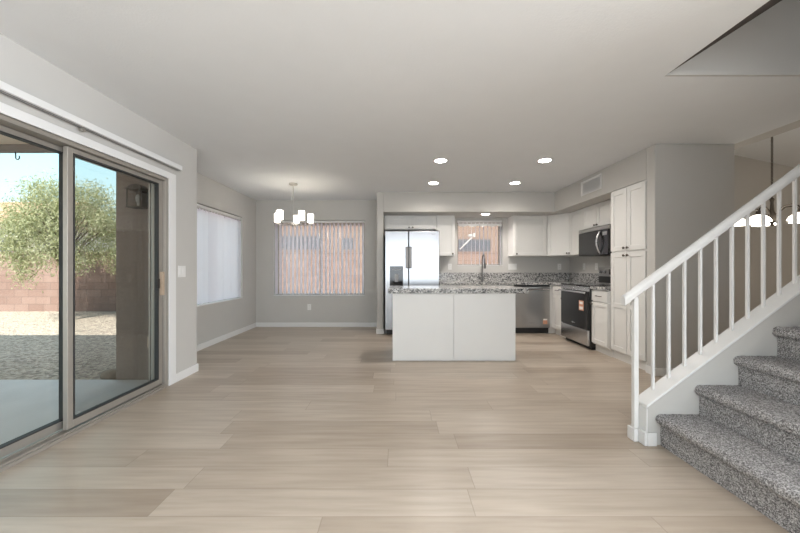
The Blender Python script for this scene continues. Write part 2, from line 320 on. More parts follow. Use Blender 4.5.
# ------------------------------------------------------------------ sliding door (door_1)
d = thing('door_1', (LX,2.3,0), 'sliding glass patio door in a taupe metal frame', 'sliding door', kind='structure')
B(LX-.002,LX+.012,3.21,3.30,0,2.055).box(LX-.002,LX+.012,1.29,1.38,0,2.055).box(LX-.002,LX+.012,1.38,3.21,1.995,2.055).build('casing', 'white', d, .003)
X0, X1 = LX-.13, LX-.004
B(X0,X1,3.17,3.21,.0,1.995).box(X0,X1,1.38,1.425,.0,1.995).box(X0,X1,1.425,3.17,1.965,1.995).build('frame', 'alu', d, .003)
B(X0,X1+.012,1.425,3.165,0,.022).box(X0+.055,X0+.062,1.425,3.165,.022,.034).box(X1-.01,X1-.002,1.425,3.165,.022,.034).build('track', 'alu', d, .002)
def panel(name, xc, y0, y1, s0=.05, s1=.05):
    p = B(xc-.016,xc+.016,y0,y0+s0,.036,1.962).box(xc-.016,xc+.016,y1-s1,y1,.036,1.962).box(xc-.016,xc+.016,y0+s0,y1-s1,.036,.09).box(xc-.016,xc+.016,y0+s0,y1-s1,1.928,1.962).build(name, 'alu', d, .003)
    gk = MB(); a, b2, t, i = y0+s0, y1-s1, .010, .018
    gk.box(xc-i,xc+i,a,a+t,.09,1.928).box(xc-i,xc+i,b2-t,b2,.09,1.928).box(xc-i,xc+i,a+t,b2-t,.09,.09+t).box(xc-i,xc+i,a+t,b2-t,1.928-t,1.928)
    gk.build('gasket', 'gasket', p); B(xc-.003,xc+.003,a+t,b2-t,.09+t,1.928-t).build('glass', 'glass', p); return p
ps = panel('sliding_panel', LX-.045, 2.255, 3.166, .042)
panel('fixed_panel', LX-.10, 1.43, 2.315, .05, .02)
sc = B(LX-.152,LX-.138,2.345,2.362,.03,1.96).box(LX-.152,LX-.138,3.15,3.17,.03,1.96).box(LX-.152,LX-.138,2.362,3.15,.03,.05).box(LX-.152,LX-.138,2.362,3.15,1.94,1.96).build('insect_screen', 'alu', d, .002)
B(LX-.146,LX-.144,2.362,3.15,.05,1.94).build('screen_mesh', 'screen', sc)
B(LX-.029,LX-.008,3.07,3.105,.945,1.035).build('handle', 'black', ps, .003)
B(LX-.029,LX+.004,3.128,3.15,.88,1.10).build('pull_bar', 'woodbar', ps, .004)

# ------------------------------------------------------------------ windows
def window(name, label, P, u, n, wd, z0, z1, split=True):
    t = thing(name, P, label, 'window', kind='structure'); Mx = frameM((P[0],P[1],0), u, n)
    q = MB(Mx)
    q.box(0,.035,z0,z1,-.05,0).box(wd-.035,wd,z0,z1,-.05,0).box(.035,wd-.035,z0,z0+.035,-.05,0).box(.035,wd-.035,z1-.035,z1,-.05,0)
    if split: q.box(wd/2-.02,wd/2+.02,z0+.035,z1-.035,-.045,-.005)
    q.build('window_frame', 'alu', t, .003)
    MB(Mx).box(.035,wd-.035,z0+.035,z1-.035,-.028,-.022).build('glass', 'glass', t); return t
g = .003
window('window_1', 'dining nook back window behind partly open vertical blinds', (W1[0]+g,BY+.15,0), (1,0,0), (0,-1,0), W1[1]-W1[0]-2*g, W1[2]+g, W1[3]-g)
window('window_2', 'dining nook side window behind closed bright blinds', (NX-.15,4.11+g,0), (0,1,0), (1,0,0), 1.76-2*g, .605+g, 2.03-g)
window('window_3', 'small kitchen window above the sink', (W3[0]+g,BY+.15,0), (1,0,0), (0,-1,0), W3[1]-W3[0]-2*g, W3[2]+g, W3[3]-g, False)
window('window_4', 'wide window opposite the kitchen', (2.7-g,-3.57,0), (-1,0,0), (0,1,0), 4.2-2*g, .6+g, 2.3-g)
def sillM(name, label, *b): struct(name, B(*b), 'white', label, 'sill', .003)
sillM('trim_1', 'white sill of the dining nook back window', W1[0]+g,W1[1]-g,BY-.005,BY+.098,W1[2],W1[2]+.012)
sillM('trim_2', 'white sill of the dining nook side window', NX-.098,NX+.005,4.113,5.867,.605,.617)
sillM('trim_3', 'white sill of the kitchen window', W3[0]+g,W3[1]-g,BY-.005,BY+.098,W3[2],W3[2]+.012)

def blind(label, P, u, n, wd, z0, z1, ns, dirf, width=.089, val=False):
    t = thing('vertical_blind', P, label, 'blinds', 'vertical blinds over the windows'); Mx = frameM((P[0],P[1],0), u, n)
    MB(Mx).box(.005,wd-.005,z1-.042,z1-.003,-.025,.025).build('headrail', 'white', t, .003)
    q = MB(Mx)
    for i in range(ns):
        r = dirf(i)
        if r is None: continue
        a = wd*(i+.5)/ns; c, s_ = math.cos(r), math.sin(r)
        sec = []
        for k in range(5):
            tt = (k-2)/4*width; cv = .002*(1-(abs(k-2)/2)**2)
            sec.append((a + tt*c - cv*s_, tt*s_ + cv*c))
        lo = [q.v((x,z0,y)) for x, y in sec]; hi = [q.v((x,z1-.062,y)) for x, y in sec]
        for k in range(4): q.f([lo[k],lo[k+1],hi[k+1],hi[k]])
        q.box(a-.006,a+.006,z1-.064,z1-.042,-.004,.004)
        q.box(a-.016,a+.016,z1-.085,z1-.06,-.007,.007)
    q.build('slats', 'slat', t, normals=False)
    return t
random.seed(3)
j1 = [random.uniform(-.12,.12) for _ in range(40)]
blind('white vertical blinds half open on the dining nook back window', (W1[0],BY+.05,0), (1,0,0), (0,-1,0), 1.758, .63, 2.055, 22, lambda i: R(-68)+j1[i]*.15, .076)
blind('bright closed vertical blinds on the dining nook side window', (NX-.05,4.11,0), (0,1,0), (1,0,0), 1.76, .63, 2.025, 23, lambda i: R(16)+j1[i]*2.6 if i != 11 else R(28))
bk = blind('white vertical blinds turned open on the kitchen window', (W3[0],BY+.05,0), (1,0,0), (0,-1,0), .881, 1.20, 2.06, 11, lambda i: R(-75)+j1[i]*1.6)
q = MB(); n_ = 60; top = []; bot = []
for k in range(n_+1):
    X = W3[0]+.02+.84*k/n_; top.append((X,1.995)); bot.append((X,1.955-.022*abs(math.sin(k/n_*math.pi*4.5))))
q.prism(top+bot[::-1], BY+.005, BY+.012, 'y').build('valance', 'white', bk)
q = MB(); a = Vector((1.20,BY+.02,1.50)); b_ = Vector((1.43,BY+.02,1.73)); q.tube([a,b_],[.013,.016],8)
q.lathe([(0,-.05),(.03,-.03),(.035,.03),(0,.05)], (1.40,BY+.02,1.76), 12, 'x').lathe([(0,-.05),(.028,-.03),(.03,.03),(0,.05)], (1.47,BY+.02,1.77), 12).build('diagonal_piece', 'white', bk)  # white diagonal piece of unidentified kind, hung with the kitchen blind
# empty blind track over the sliding door
t = thing('blind_track', (LX,2.3,2.10), 'white blind track without slats above the sliding door', 'blind track')
B(LX+.004,LX+.062,1.15,3.32,2.105,2.15).build('rail', 'white', t, .004)
B(LX+.02,LX+.026,1.16,3.315,2.1,2.105).box(LX+.04,LX+.046,1.16,3.315,2.1,2.105).build('channel', 'slot', t)
B(LX+.022,LX+.045,2.28,2.31,2.075,2.1).build('carrier', 'nickel', t, .003)

# ------------------------------------------------------------------ electrical plates
def plate(name, label, P, u, n, kind, gang=1, group=None):
    t = thing(name, P, label, 'outlet' if kind == 'o' else 'switch', group); Mx = frameM(P, u, n); w_ = .07+.046*(gang-1)
    MB(Mx).box(-w_/2,w_/2,-.0575,.0575,.0005,.006).build('cover_plate', 'plate', t, .002)
    for k in range(gang):
        c = (k-(gang-1)/2)*.046
        if kind == 'o':
            for zz in (.021,-.021):
                rc = MB(Mx).box(c-.017,c+.017,zz-.015,zz+.015,.006,.008).build('socket', 'plate', t)
                for xx in (-.0065,.0065): MB(Mx).box(c+xx-.0015,c+xx+.0015,zz-.005,zz+.006,.008,.0085).build('slot', 'slot', rc)
        else: MB(Mx).box(c-.016,c+.016,-.033,.033,.006,.010).build('rocker', 'plate', t, .002)
    return t
by = (1,0,0); bn = (0,-1,0)
plate('light_switch', 'double white light switch on the wall beside the sliding door', (LX,3.40,1.10), (0,1,0), (1,0,0), 's', 2)
plate('wall_outlet', 'white outlet low on the wall below the dining nook window', (-1.71,BY,.383), by, bn, 'o')
plate('wall_outlet', 'white outlet on the backsplash wall between refrigerator and kitchen window', (1.0,BY,1.16), by, bn, 'o')
plate('light_switch', 'triple white switch plate right of the kitchen window', (2.207,BY,1.16), by, bn, 's', 3)
plate('wall_outlet', 'white outlet below the corner wall cabinet on the back wall', (3.11,BY,1.16), by, bn, 'o')
plate('wall_outlet', 'white outlet on the right kitchen wall near the corner', (RX,5.92,1.16), (0,-1,0), (-1,0,0), 'o')
plate('wall_outlet', 'white outlet on the right kitchen wall just left of the range', (RX,5.55,1.16), (0,-1,0), (-1,0,0), 'o')

# ------------------------------------------------------------------ cabinets
def knob(P, Mx, a, b, door):
    q = MB(Mx @ Matrix.Translation((a,b,.019))); q.lathe([(.005,0),(.005,.012),(.014,.016),(.015,.022),(.010,.028),(0,.029)], (0,0,0), 14); q.build('knob', 'bronze', door)
def shaker(name, parent, P, u, n, w_, h, kn=None, mid=None, st=.057, m='cab'):
    Mx = frameM(P, u, n); g = .0025; q = MB(Mx)
    a0, a1, b0, b1 = g, w_-g, g, h-g
    q.box(a0,a0+st,b0,b1,0,.019).box(a1-st,a1,b0,b1,0,.019).box(a0+st,a1-st,b0,b0+st,0,.019).box(a0+st,a1-st,b1-st,b1,0,.019)
    if mid: q.box(a0+st,a1-st,mid-st/2,mid+st/2,0,.019)
    q.box(a0+st-.002,a1-st+.002,b0+st-.002,b1-st+.002,0,.009)
    d = q.build(name, m, parent, .0025)
    if kn: knob(P, Mx, kn[0], kn[1], d)
    return d
def slab(name, parent, P, u, n, w_, h):
    Mx = frameM(P, u, n); g = .0025
    d = MB(Mx).box(g,w_-g,g,h-g,0,.019).box(.04,w_-.04,.035,h-.035,.019,.021).build(name, 'cab', parent, .003)
    q = MB(Mx); c = w_/2; z = h/2; q.tube([(c-.05,z,.019),(c-.05,z,.042),(c-.045,z,.047),(c+.045,z,.047),(c+.05,z,.042),(c+.05,z,.019)], .005, 8); q.build('pull', 'bronze', d); return d
UZ0, UZ1 = 1.355, 2.098; UY = BY-.33; ru, rn = (0,-1,0), (-1,0,0); g1 = .002
def upper(label, x0, x1, z0, doors):
    t = thing('wall_cabinet', ((x0+x1)/2, BY-.17, z0), label, 'cabinet', 'white wall cabinets')
    B(x0+g1,x1-g1,UY,BY-g1,z0,UZ1).build('body', 'cab', t, .002)
    for dx, dw, kn in doors: shaker('door', t, (x0+dx,UY,z0+.004), by, bn, dw, UZ1-z0-.008, kn)
    return t
upper('short white wall cabinet with two doors above the refrigerator', -.248, .70, 1.84, [(.02,.46,(.43,.03)), (.487,.455,(.03,.03))])
upper('narrow white wall cabinet between refrigerator and kitchen window', .70, 1.04, UZ0, [(.01,.32,(.285,.035))])
upper('white wall cabinet immediately right of the kitchen window', 2.11, 2.73, UZ0, [(.02,.58,(.03,.035))])
t = thing('wall_cabinet', (3.0,6.1,UZ0), 'diagonal white corner wall cabinet', 'cabinet', 'white wall cabinets')
MB().prism([(2.73+g1,UY),(3.0,5.812),(RX-g1,5.812),(RX-g1,BY-g1),(2.73+g1,BY-g1)], UZ0, UZ1).build('body', 'cab', t, .002)
dl = math.hypot(.27,.278); k_ = 1/math.sqrt(2)
shaker('door', t, (2.737,UY-.006,UZ0+.004), (k_,-k_,0), (-k_,-k_,0), dl-.014, UZ1-UZ0-.008, (dl-.05,.035), st=.05)
t = thing('wall_cabinet', (3.14,5.58,UZ0), 'white wall cabinet between the corner cabinet and the microwave', 'cabinet', 'white wall cabinets')
B(3.0,RX-g1,5.352,5.808,UZ0,UZ1).build('body', 'cab', t, .002); shaker('door', t, (3.0,5.80,UZ0+.004), ru, rn, .44, UZ1-UZ0-.008, (.03,.035))
t = thing('wall_cabinet', (3.14,4.97,1.745), 'short white wall cabinet with two doors above the microwave', 'cabinet', 'white wall cabinets')
B(2.98,RX-g1,4.592,5.348,1.745,UZ1).build('body', 'cab', t, .002)
shaker('door', t, (2.98,5.346,1.749), ru, rn, .376, .345, (.345,.03)); shaker('door', t, (2.98,4.968,1.749), ru, rn, .374, .345, (.03,.03))
t = thing('wall_cabinet', (3.14,4.41,UZ0), 'white wall cabinet hidden between the microwave and the pantry', 'cabinet', 'white wall cabinets')
B(2.98,RX-g1,4.232,4.588,UZ0,UZ1).build('body', 'cab', t, .002); shaker('door', t, (2.98,4.585,UZ0+.004), ru, rn, .35, UZ1-UZ0-.008, (.03,.035))
# pantry
t = thing('pantry_cabinet', (3.0,3.93,0), 'tall white pantry cabinet with four doors beside the plain wall', 'cabinet')
B(FACE+.012,RX-g1,3.625,4.226,.10,UZ1).build('body', 'cab', t, .002)
B(FACE+.035,RX-g1,3.625,4.226,0,.10).build('toe_kick', 'cab', t)
for k in range(2):
    y = 4.22-k*.298
    shaker('door', t, (FACE+.012,y,1.34), ru, rn, .295, .745, (.265 if k == 0 else .03,.035))
    shaker('door', t, (FACE+.012,y,.115), ru, rn, .295, 1.21, (.265 if k == 0 else .03,1.17), mid=.56)
# base cabinets, right run
CT = .885; CB = .845
def base_right(label, y0, y1, kn):
    t = thing('base_cabinet', (3.0,(y0+y1)/2,0), label, 'cabinet', 'white base cabinets')
    BF = FACE-.037; B(BF+.019,RX-g1,y0+g1,y1-g1,.10,CB-g1).build('body', 'cab', t, .002); B(BF+.06,RX-g1,y0+g1,y1-g1,0,.10).build('toe_kick', 'cab', t)
    slab('drawer', t, (BF+.019,y1-.006,.69), ru, rn, y1-y0-.012, .145)
    shaker('door', t, (BF+.019,y1-.006,.115), ru, rn, y1-y0-.012, .565, kn); return t
base_right('white base cabinet with one drawer between the range and the pantry', 4.228, 4.588, (.03,.53))
base_right('narrow white base cabinet left of the range in the corner', 5.352, 5.755, (.36,.53))
# base cabinets, back run
DF = 5.755
t = thing('base_cabinet', (1.36,6.1,0), 'white sink base cabinet behind the island', 'cabinet', 'white base cabinets')
q = B(.72,.745,DF,BY-g1,.1,CB-g1).box(1.975,1.998,DF,BY-g1,.1,CB-g1).box(.745,1.975,DF,BY-g1,.1,.12).box(.745,1.975,BY-.02,BY-g1,.12,CB-g1).box(.745,1.975,DF,DF+.02,.12,.60).box(.745,1.975,DF,DF+.02,.80,CB-g1)
q.build('body', 'cab', t, .002); B(.72,1.998,DF+.06,BY-.02,0,.1).build('toe_kick', 'cab', t)
for k in range(3): shaker('door', t, (.73+k*.42,DF,.115), by, bn, .415, .71, (.03 if k else .38,.66))
t = thing('base_cabinet', (2.66,6.1,0), 'white corner filler cabinet right of the dishwasher', 'cabinet', 'white base cabinets')
B(2.622,RX-g1,5.76,BY-g1,.10,CB-g1).build('body', 'cab', t, .002); B(2.622,RX-g1,5.80,BY-g1,0,.10).build('toe_kick', 'cab', t)
# worktops
q = MB(); sx0, sx1, sy0, sy1 = 1.2, 1.96, 5.86, 6.25
t = thing('countertop', (2.0,6.1,CB), 'long L-shaped speckled granite countertop under the kitchen window', 'countertop', 'granite countertops')
q.box(.71,sx0,5.725,BY-g1,CB,CT).box(sx1,FACE-.055,5.725,BY-g1,CB,CT).box(sx0,sx1,5.725,sy0,CB,CT).box(sx0,sx1,sy1,BY-g1,CB,CT).box(FACE-.055,RX-g1,5.354,BY-g1,CB,CT)
q.build('slab', 'granite', t)
B(.71,RX-.022,BY-.022,BY-g1,CT,CT+.16).box(RX-.022,RX-g1,5.354,BY-g1,CT,CT+.16).build('backsplash', 'granite', t, .002)
t = thing('countertop', (3.0,4.4,CB), 'short granite countertop between the range and the pantry', 'countertop', 'granite countertops')
B(FACE-.055,RX-g1,4.23,4.586,CB,CT).build('slab', 'granite', t, .004); B(RX-.022,RX-g1,4.23,4.586,CT,CT+.16).build('backsplash', 'granite', t, .002)
t = thing('kitchen_sink', (1.58,6.05,.65), 'stainless undermount sink below the kitchen window', 'sink')
B(sx0-.01,sx1+.01,sy0-.01,sy1+.01,.64,.65).box(sx0-.01,sx0-.002,sy0-.01,sy1+.01,.65,CB-.002).box(sx1+.002,sx1+.01,sy0-.01,sy1+.01,.65,CB-.002).box(sx0-.002,sx1+.002,sy0-.01,sy0-.002,.65,CB-.002).box(sx0-.002,sx1+.002,sy1+.002,sy1+.01,.65,CB-.002).build('basin', 'steel', t)
MB().lathe([(.045,0),(.04,.004),(.02,.002),(0,.002)], (1.58,6.05,.65), 20).build('drain', 'nickel', t)
# faucet
fx, fy = 1.60, 6.32
t = thing('kitchen_faucet', (fx,fy,CT), 'tall dark nickel gooseneck faucet in front of the kitchen window', 'faucet')
MB().lathe([(.03,0),(.03,.008),(.022,.014),(.019,.06),(.016,.11),(.016,.14),(0,.14)], (fx,fy,CT+.001), 20).build('base', 'faucet', t)
pts = [(fx,fy,CT+.14),(fx,fy,CT+.40)] + [(fx,fy-.09+.09*math.cos(a),CT+.40+.10*math.sin(a)) for a in [math.pi*k/10 for k in range(1,11)]] + [(fx,fy-.18,CT+.34)]
MB().tube(pts, .0125, 12).build('spout', 'faucet', t)
MB().lathe([(0,0),(.02,.0),(.022,.02),(.020,.08),(.015,.11),(0,.11)], (fx,fy-.18,CT+.24), 18).build('spray_head', 'faucet', t)
MB().tube([(fx+.016,fy,CT+.08),(fx+.05,fy,CT+.085),(fx+.10,fy,CT+.12)], [.008,.007,.006], 8).build('lever', 'faucet', t)
# island
t = thing('kitchen_island', (.68,4.36,0), 'white panelled kitchen island in front of the refrigerator', 'island')
B(-.066,1.433,4.075,4.66,.0,.825).build('body', 'isl', t)
B(-.066,.677,4.06,4.075,.012,.825).build('back_panel', 'isl', t, .002); B(.682,1.433,4.06,4.075,.012,.825).build('back_panel', 'isl', t, .002)
B(-.066,1.433,4.052,4.06,.812,.825).build('top_rail', 'isl', t, .001)
for k in range(3): shaker('door', t, (1.43-k*.498,4.66,.115), (-1,0,0), (0,1,0), .495, .69, (.03,.65), m='isl')
t = thing('countertop', (.73,4.36,.827), 'granite island countertop with a right overhang on the white island', 'countertop', 'granite countertops')
B(-.116,1.585,4.03,4.71,.827,.886).build('slab', 'granite', t, .006)

# ------------------------------------------------------------------ appliances
def badge(Mx, parent, a, b, w_):
    q = MB(Mx); q.box(a-w_/2,a+w_/2,b-.003,b+.003,0,.0015); q.torus((a-w_*.2,b,.001), .010, .0015, 16, 5); q.build('badge', 'greyp', parent)
# refrigerator
t = thing('refrigerator', (.24,5.95,0), 'stainless side by side refrigerator with a black water dispenser', 'refrigerator')
F0, F1, FY = -.217, .692, 5.57
B(F0+.004,F1-.004,FY+.065,6.36,.03,1.74).build('body', 'greyp', t, .004)
B(F0+.02,F1-.02,FY+.05,FY+.12,.012,.09).build('grille', 'black', t); B(F0+.03,F1-.03,FY+.13,6.3,0,.03).build('base', 'black', t)
xm = .178
dl_ = B(F0,xm-.004,FY,FY+.062,.10,1.755).build('door', 'steel_f', t, .008); tag(dl_, 'left freezer door with water dispenser')
dr_ = B(xm+.004,F1,FY,FY+.062,.10,1.755).build('door', 'steel_f', t, .008); tag(dr_, 'right fresh food door')
for x0, dd in ((xm-.052,dl_),(xm+.007,dr_)): B(x0,x0+.045,FY-.045,FY-.028,1.13,1.49).box(x0+.012,x0+.032,FY-.028,FY,1.16,1.19).box(x0+.012,x0+.032,FY-.028,FY,1.42,1.45).build('handle', 'greyp', dd, .006)
B(-.137,.085,FY-.006,FY,.80,1.165).build('dispenser', 'blackglass', dl_, .003); dsp = dl_.children[-1]
B(-.10,.05,FY-.03,FY-.006,.80,.815).build('drip_tray', 'black', dsp, .002); B(-.055,.005,FY-.02,FY-.006,.90,1.03).build('paddle', 'greyp', dsp, .004)
B(-.10,.05,FY-.008,FY-.006,1.105,1.115).build('control_strip', 'greyp', dsp)
badge(frameM((0,FY,0), by, bn), dr_, .60, 1.70, .09)
# dishwasher
t = thing('dishwasher', (2.31,6.0,0), 'stainless dishwasher right of the island', 'dishwasher')
B(2.002,2.618,5.76,6.36,.10,CB-.004).build('body', 'greyp', t); B(2.002,2.618,5.80,6.3,0,.10).build('toe_kick', 'black', t)
dd = B(2.004,2.616,5.735,5.76,.11,CB-.035).build('door', 'steel_d', t, .004)
B(2.004,2.616,5.74,5.76,CB-.032,CB-.006).build('control_strip', 'black', t)
MB().tube([(2.04,5.735,.77),(2.04,5.705,.77)], .009, 8).tube([(2.58,5.735,.77),(2.58,5.705,.77)], .009, 8).tube([(2.015,5.705,.77),(2.605,5.705,.77)], .016, 10).build('handle', 'steel', dd)
B(2.50,2.57,5.733,5.735,.17,.26).build('sticker', 'orange', dd); B(2.50,2.57,5.7325,5.7335,.235,.26).build('sticker', 'paper', dd)
badge(frameM((0,5.735,0), by, bn), dd, 2.31, .19, .10)
# range
RFX = 2.615; ry0, ry1 = 4.592, 5.348
t = thing('electric_range', (3.0,4.97,0), 'freestanding black and stainless electric range in the right cabinet run', 'range')
B(RFX+.03,3.29,ry0,ry1,.05,CT-.012).build('body', 'black', t, .003); B(RFX+.07,3.25,ry0+.02,ry1-.02,0,.05).build('base', 'black', t)
B(RFX+.005,3.215,ry0-.0005,ry1+.0005,CT-.010,CT+.008).build('cooktop', 'blackglass', t, .004)
for a, b2, r in ((2.82,4.78,.10),(2.82,5.16,.08),(3.06,4.78,.08),(3.06,5.16,.10)): MB().torus((a,b2,CT+.0082), r, .0015, 28, 4).build('burner_ring', 'greyp', t)
Mx = frameM((RFX+.03,ry1,0), ru, rn); W = ry1-ry0
MB(Mx).box(.003,W-.003,CT-.075,CT-.014,0,.03).build('front_strip', 'steel', t, .003)
od = MB(Mx).box(.003,W-.003,.275,CT-.08,0,.03).build('oven_door', 'blackglass', t, .004)
MB(Mx).tube([(.05,.79,.03),(.05,.79,.065)], .010, 8).tube([(W-.05,.79,.03),(W-.05,.79,.065)], .010, 8).tube([(.02,.79,.067),(W-.02,.79,.067)], .0135, 12).build('handle', 'steel', od)
MB(Mx).box(W-.22,W-.10,.53,.67,.03,.0315).build('sticker', 'orange', od); MB(Mx).box(W-.205,W-.115,.545,.585,.0315,.0325).build('sticker', 'paper', od); MB(Mx).box(W-.20,W-.12,.62,.655,.0315,.0325).build('sticker', 'paper', od)
badge(Mx @ Matrix.Translation((0,0,.031)), od, W/2, .33, .09)
MB(Mx).box(.003,W-.003,.055,.27,0,.03).build('storage_drawer', 'steel', t, .004)
bg_ = B(3.22,3.29,ry0,ry1,CT-.012,CT+.265).build('backguard', 'steel_d', t, .006)
Mb = frameM((3.22,ry1,0), ru, rn)
MB(Mb).box(.01,W-.01,CT+.02,CT+.12,0,.004).build('lower_panel', 'black', bg_); MB(Mb).box(W*.36,W*.64,CT+.15,CT+.235,0,.004).build('display', 'blackglass', bg_)
for a in (.08,.18,W-.18,W-.08): MB(Mb @ Matrix.Translation((a,CT+.19,0))).lathe([(.026,0),(.026,.006),(.02,.008),(.018,.03),(0,.032)], (0,0,0), 18).build('knob', 'steel', bg_)
# microwave
t = thing('microwave', (3.1,4.97,1.32), 'black over the range microwave with a curved steel handle', 'microwave')
mz0, mz1 = 1.322, 1.738; B(2.925,RX-g1,ry0,ry1,mz0,mz1).build('body', 'black', t, .003)
Mm = frameM((2.925,ry1,0), ru, rn)
MB(Mm).box(.002,W-.002,mz1-.055,mz1-.002,0,.025).build('top_grille', 'steel_d', t, .003)
md = MB(Mm).box(.002,W*.80,mz0+.004,mz1-.06,0,.025).build('door', 'blackglass', t, .004)
MB(Mm).box(W*.805,W-.002,mz0+.004,mz1-.06,0,.025).build('control_panel', 'blackglass', t, .003)
pts = [(W*.76,mz0+.03,.025)] + [(W*.76,mz0+.03+.30*k/8,.03+.05*math.sin(math.pi*k/8)) for k in range(9)] + [(W*.76,mz0+.33,.025)]
MB(Mm).tube(pts, .016, 10).build('handle', 'steel', md)
MB(Mm).box(W*.83,W-.03,mz1-.14,mz1-.09,.025,.0265).build('display', 'greyp', t)

# ------------------------------------------------------------------ ceiling fixtures
def can(label, x, y, z):
    t = thing('recessed_light', (x,y,z), label, 'ceiling light', 'recessed ceiling lights')
    MB().lathe([(.092,0),(.092,-.004),(.078,-.008),(.070,-.006),(.070,0)], (x,y,z), 32).build('trim_ring', 'white', t)
    MB().lathe([(0,-.002),(.069,-.002),(.069,-.005),(.0,-.0055)], (x,y,z), 32).build('lens', 'lens', t)
    ld = bpy.data.lights.new('downlight', 'AREA'); ld.shape = 'DISK'; ld.size = .13; ld.energy = 2.3; ld.color = (1, .93, .87); ld.spread = R(150)
    lo = bpy.data.objects.new('downlight', ld); C.objects.link(lo); lo.parent = t; lo.location = (0, 0, -.008)
can('recessed ceiling light above the left front corner of the island', .516, 4.04, H)
can('recessed ceiling light above the right front corner of the island', 1.775, 4.03, H)
can('recessed ceiling light behind the island nearer the refrigerator', .545, 5.11, H)
can('recessed ceiling light behind the island nearer the microwave', 1.79, 5.10, H)
can('recessed light in the soffit above the kitchen window', 1.565, 5.95, 2.10)
# vent on the soffit
t = thing('air_vent', (2.70,4.65,2.29), 'white louvred air vent on the soffit above the microwave', 'vent')
Mv = frameM((2.70,4.9,2.185), ru, rn); vw, vh = .49, .205
MB(Mv).box(0,vw,0,.03,.001,.012).box(0,vw,vh-.03,vh,.001,.012).box(0,.035,.03,vh-.03,.001,.012).box(vw-.035,vw,.03,vh-.03,.001,.012).build('vent_frame', 'white', t, .003)
MB(Mv).box(.035,vw-.035,.03,vh-.03,.001,.003).build('backing', 'white', t)
q = MB(Mv)
for k in range(20):
    a = .045+k*.0203; q.prism([(a,.003),(a+.015,.011),(a+.017,.010),(a+.004,.003)], .03, vh-.03, 'y')
q.build('louvres', 'white', t)
# dining chandelier
cx, cy = -1.62, 5.15
t = thing('dining_chandelier', (cx,cy,H), 'nickel chandelier with five lit cylinder shades in the dining nook', 'chandelier')
MB().lathe([(.065,0),(.065,-.018),(.05,-.028),(.012,-.035),(0,-.035)], (cx,cy,H), 28).build('canopy', 'nickel', t)
MB().tube([(cx,cy,H-.035),(cx,cy,1.80)], .006, 10).build('stem', 'nickel', t)
q = MB(); pts = [(cx-.02-.03*math.sin(k/10*math.pi),cy,2.25-.35*k/10) for k in range(11)]; q.tube(pts, .0035, 6).build('loose_cord', 'nickel', t)
MB().lathe([(0,1.765),(.012,1.77),(.016,1.79),(.03,1.80),(.03,1.83),(.012,1.845),(.0,1.845)], (cx,cy,0), 20).build('hub', 'nickel', t)
for th in (-28,44,116,188,260):
    sx, sy = math.sin(R(th)), -math.cos(R(th)); r0 = .265
    ar = MB().tube([(cx+sx*.02,cy+sy*.02,1.815),(cx+sx*.12,cy+sy*.12,1.80),(cx+sx*.22,cy+sy*.22,1.805),(cx+sx*r0,cy+sy*r0,1.83)], .006, 8).lathe([(.03,0),(.03,.006),(.016,.012),(.016,.035),(0,.035)], (cx+sx*r0,cy+sy*r0,1.825), 16).build('arm', 'nickel', t)
    MB().lathe([(.02,1.850),(.046,1.853),(.046,1.985),(.042,1.985),(.042,1.858),(.02,1.856)], (cx+sx*r0,cy+sy*r0,0), 24).build('shade', 'shade', t)
# foyer chandelier
cx, cy = 4.38, 3.9
t = thing('chain_chandelier', (cx,cy,3.08), 'dark chain chandelier with white bell shades behind the stair rail', 'chandelier')
MB().lathe([(.06,0),(.06,.03),(0,.03)], (cx,cy,zf(cx)-.03), 20).build('canopy', 'bronze', t)
q = MB(); z = 3.05; k = 0
while z > 1.98:
    q.torus((cx,cy,z), .0115, .0028, 10, 5, 'x' if k % 2 else 'y'); z -= .022; k += 1
q.tube([(cx,cy,3.06),(cx,cy,1.96)], .003, 6); q.build('chain', 'bronze', t)
MB().lathe([(0,1.62),(.02,1.635),(.012,1.655),(.035,1.68),(.04,1.74),(.02,1.80),(.014,1.90),(.022,1.94),(.0,1.97)], (cx,cy,0), 20).build('hub', 'bronze', t)
for th in (-70,2,74,146,218):
    sx, sy = math.sin(R(th)), -math.cos(R(th))
    pts = [(cx+sx*r,cy+sy*r,zz) for r, zz in ((.02,1.72),(.06,1.78),(.12,1.84),(.19,1.85),(.25,1.82),(.275,1.77))]
    MB().tube(pts, .007, 8).lathe([(.02,0),(.03,.01),(.022,.05),(0,.055)], (cx+sx*.275,cy+sy*.275,1.735), 14).build('arm', 'bronze', t)
    MB().lathe([(.03,1.74),(.055,1.73),(.085,1.705),(.10,1.68),(.108,1.662),(.103,1.662),(.093,1.682),(.078,1.703),(.05,1.722),(.03,1.732)], (cx+sx*.275,cy+sy*.275,0), 24).build('shade', 'shade2', t)

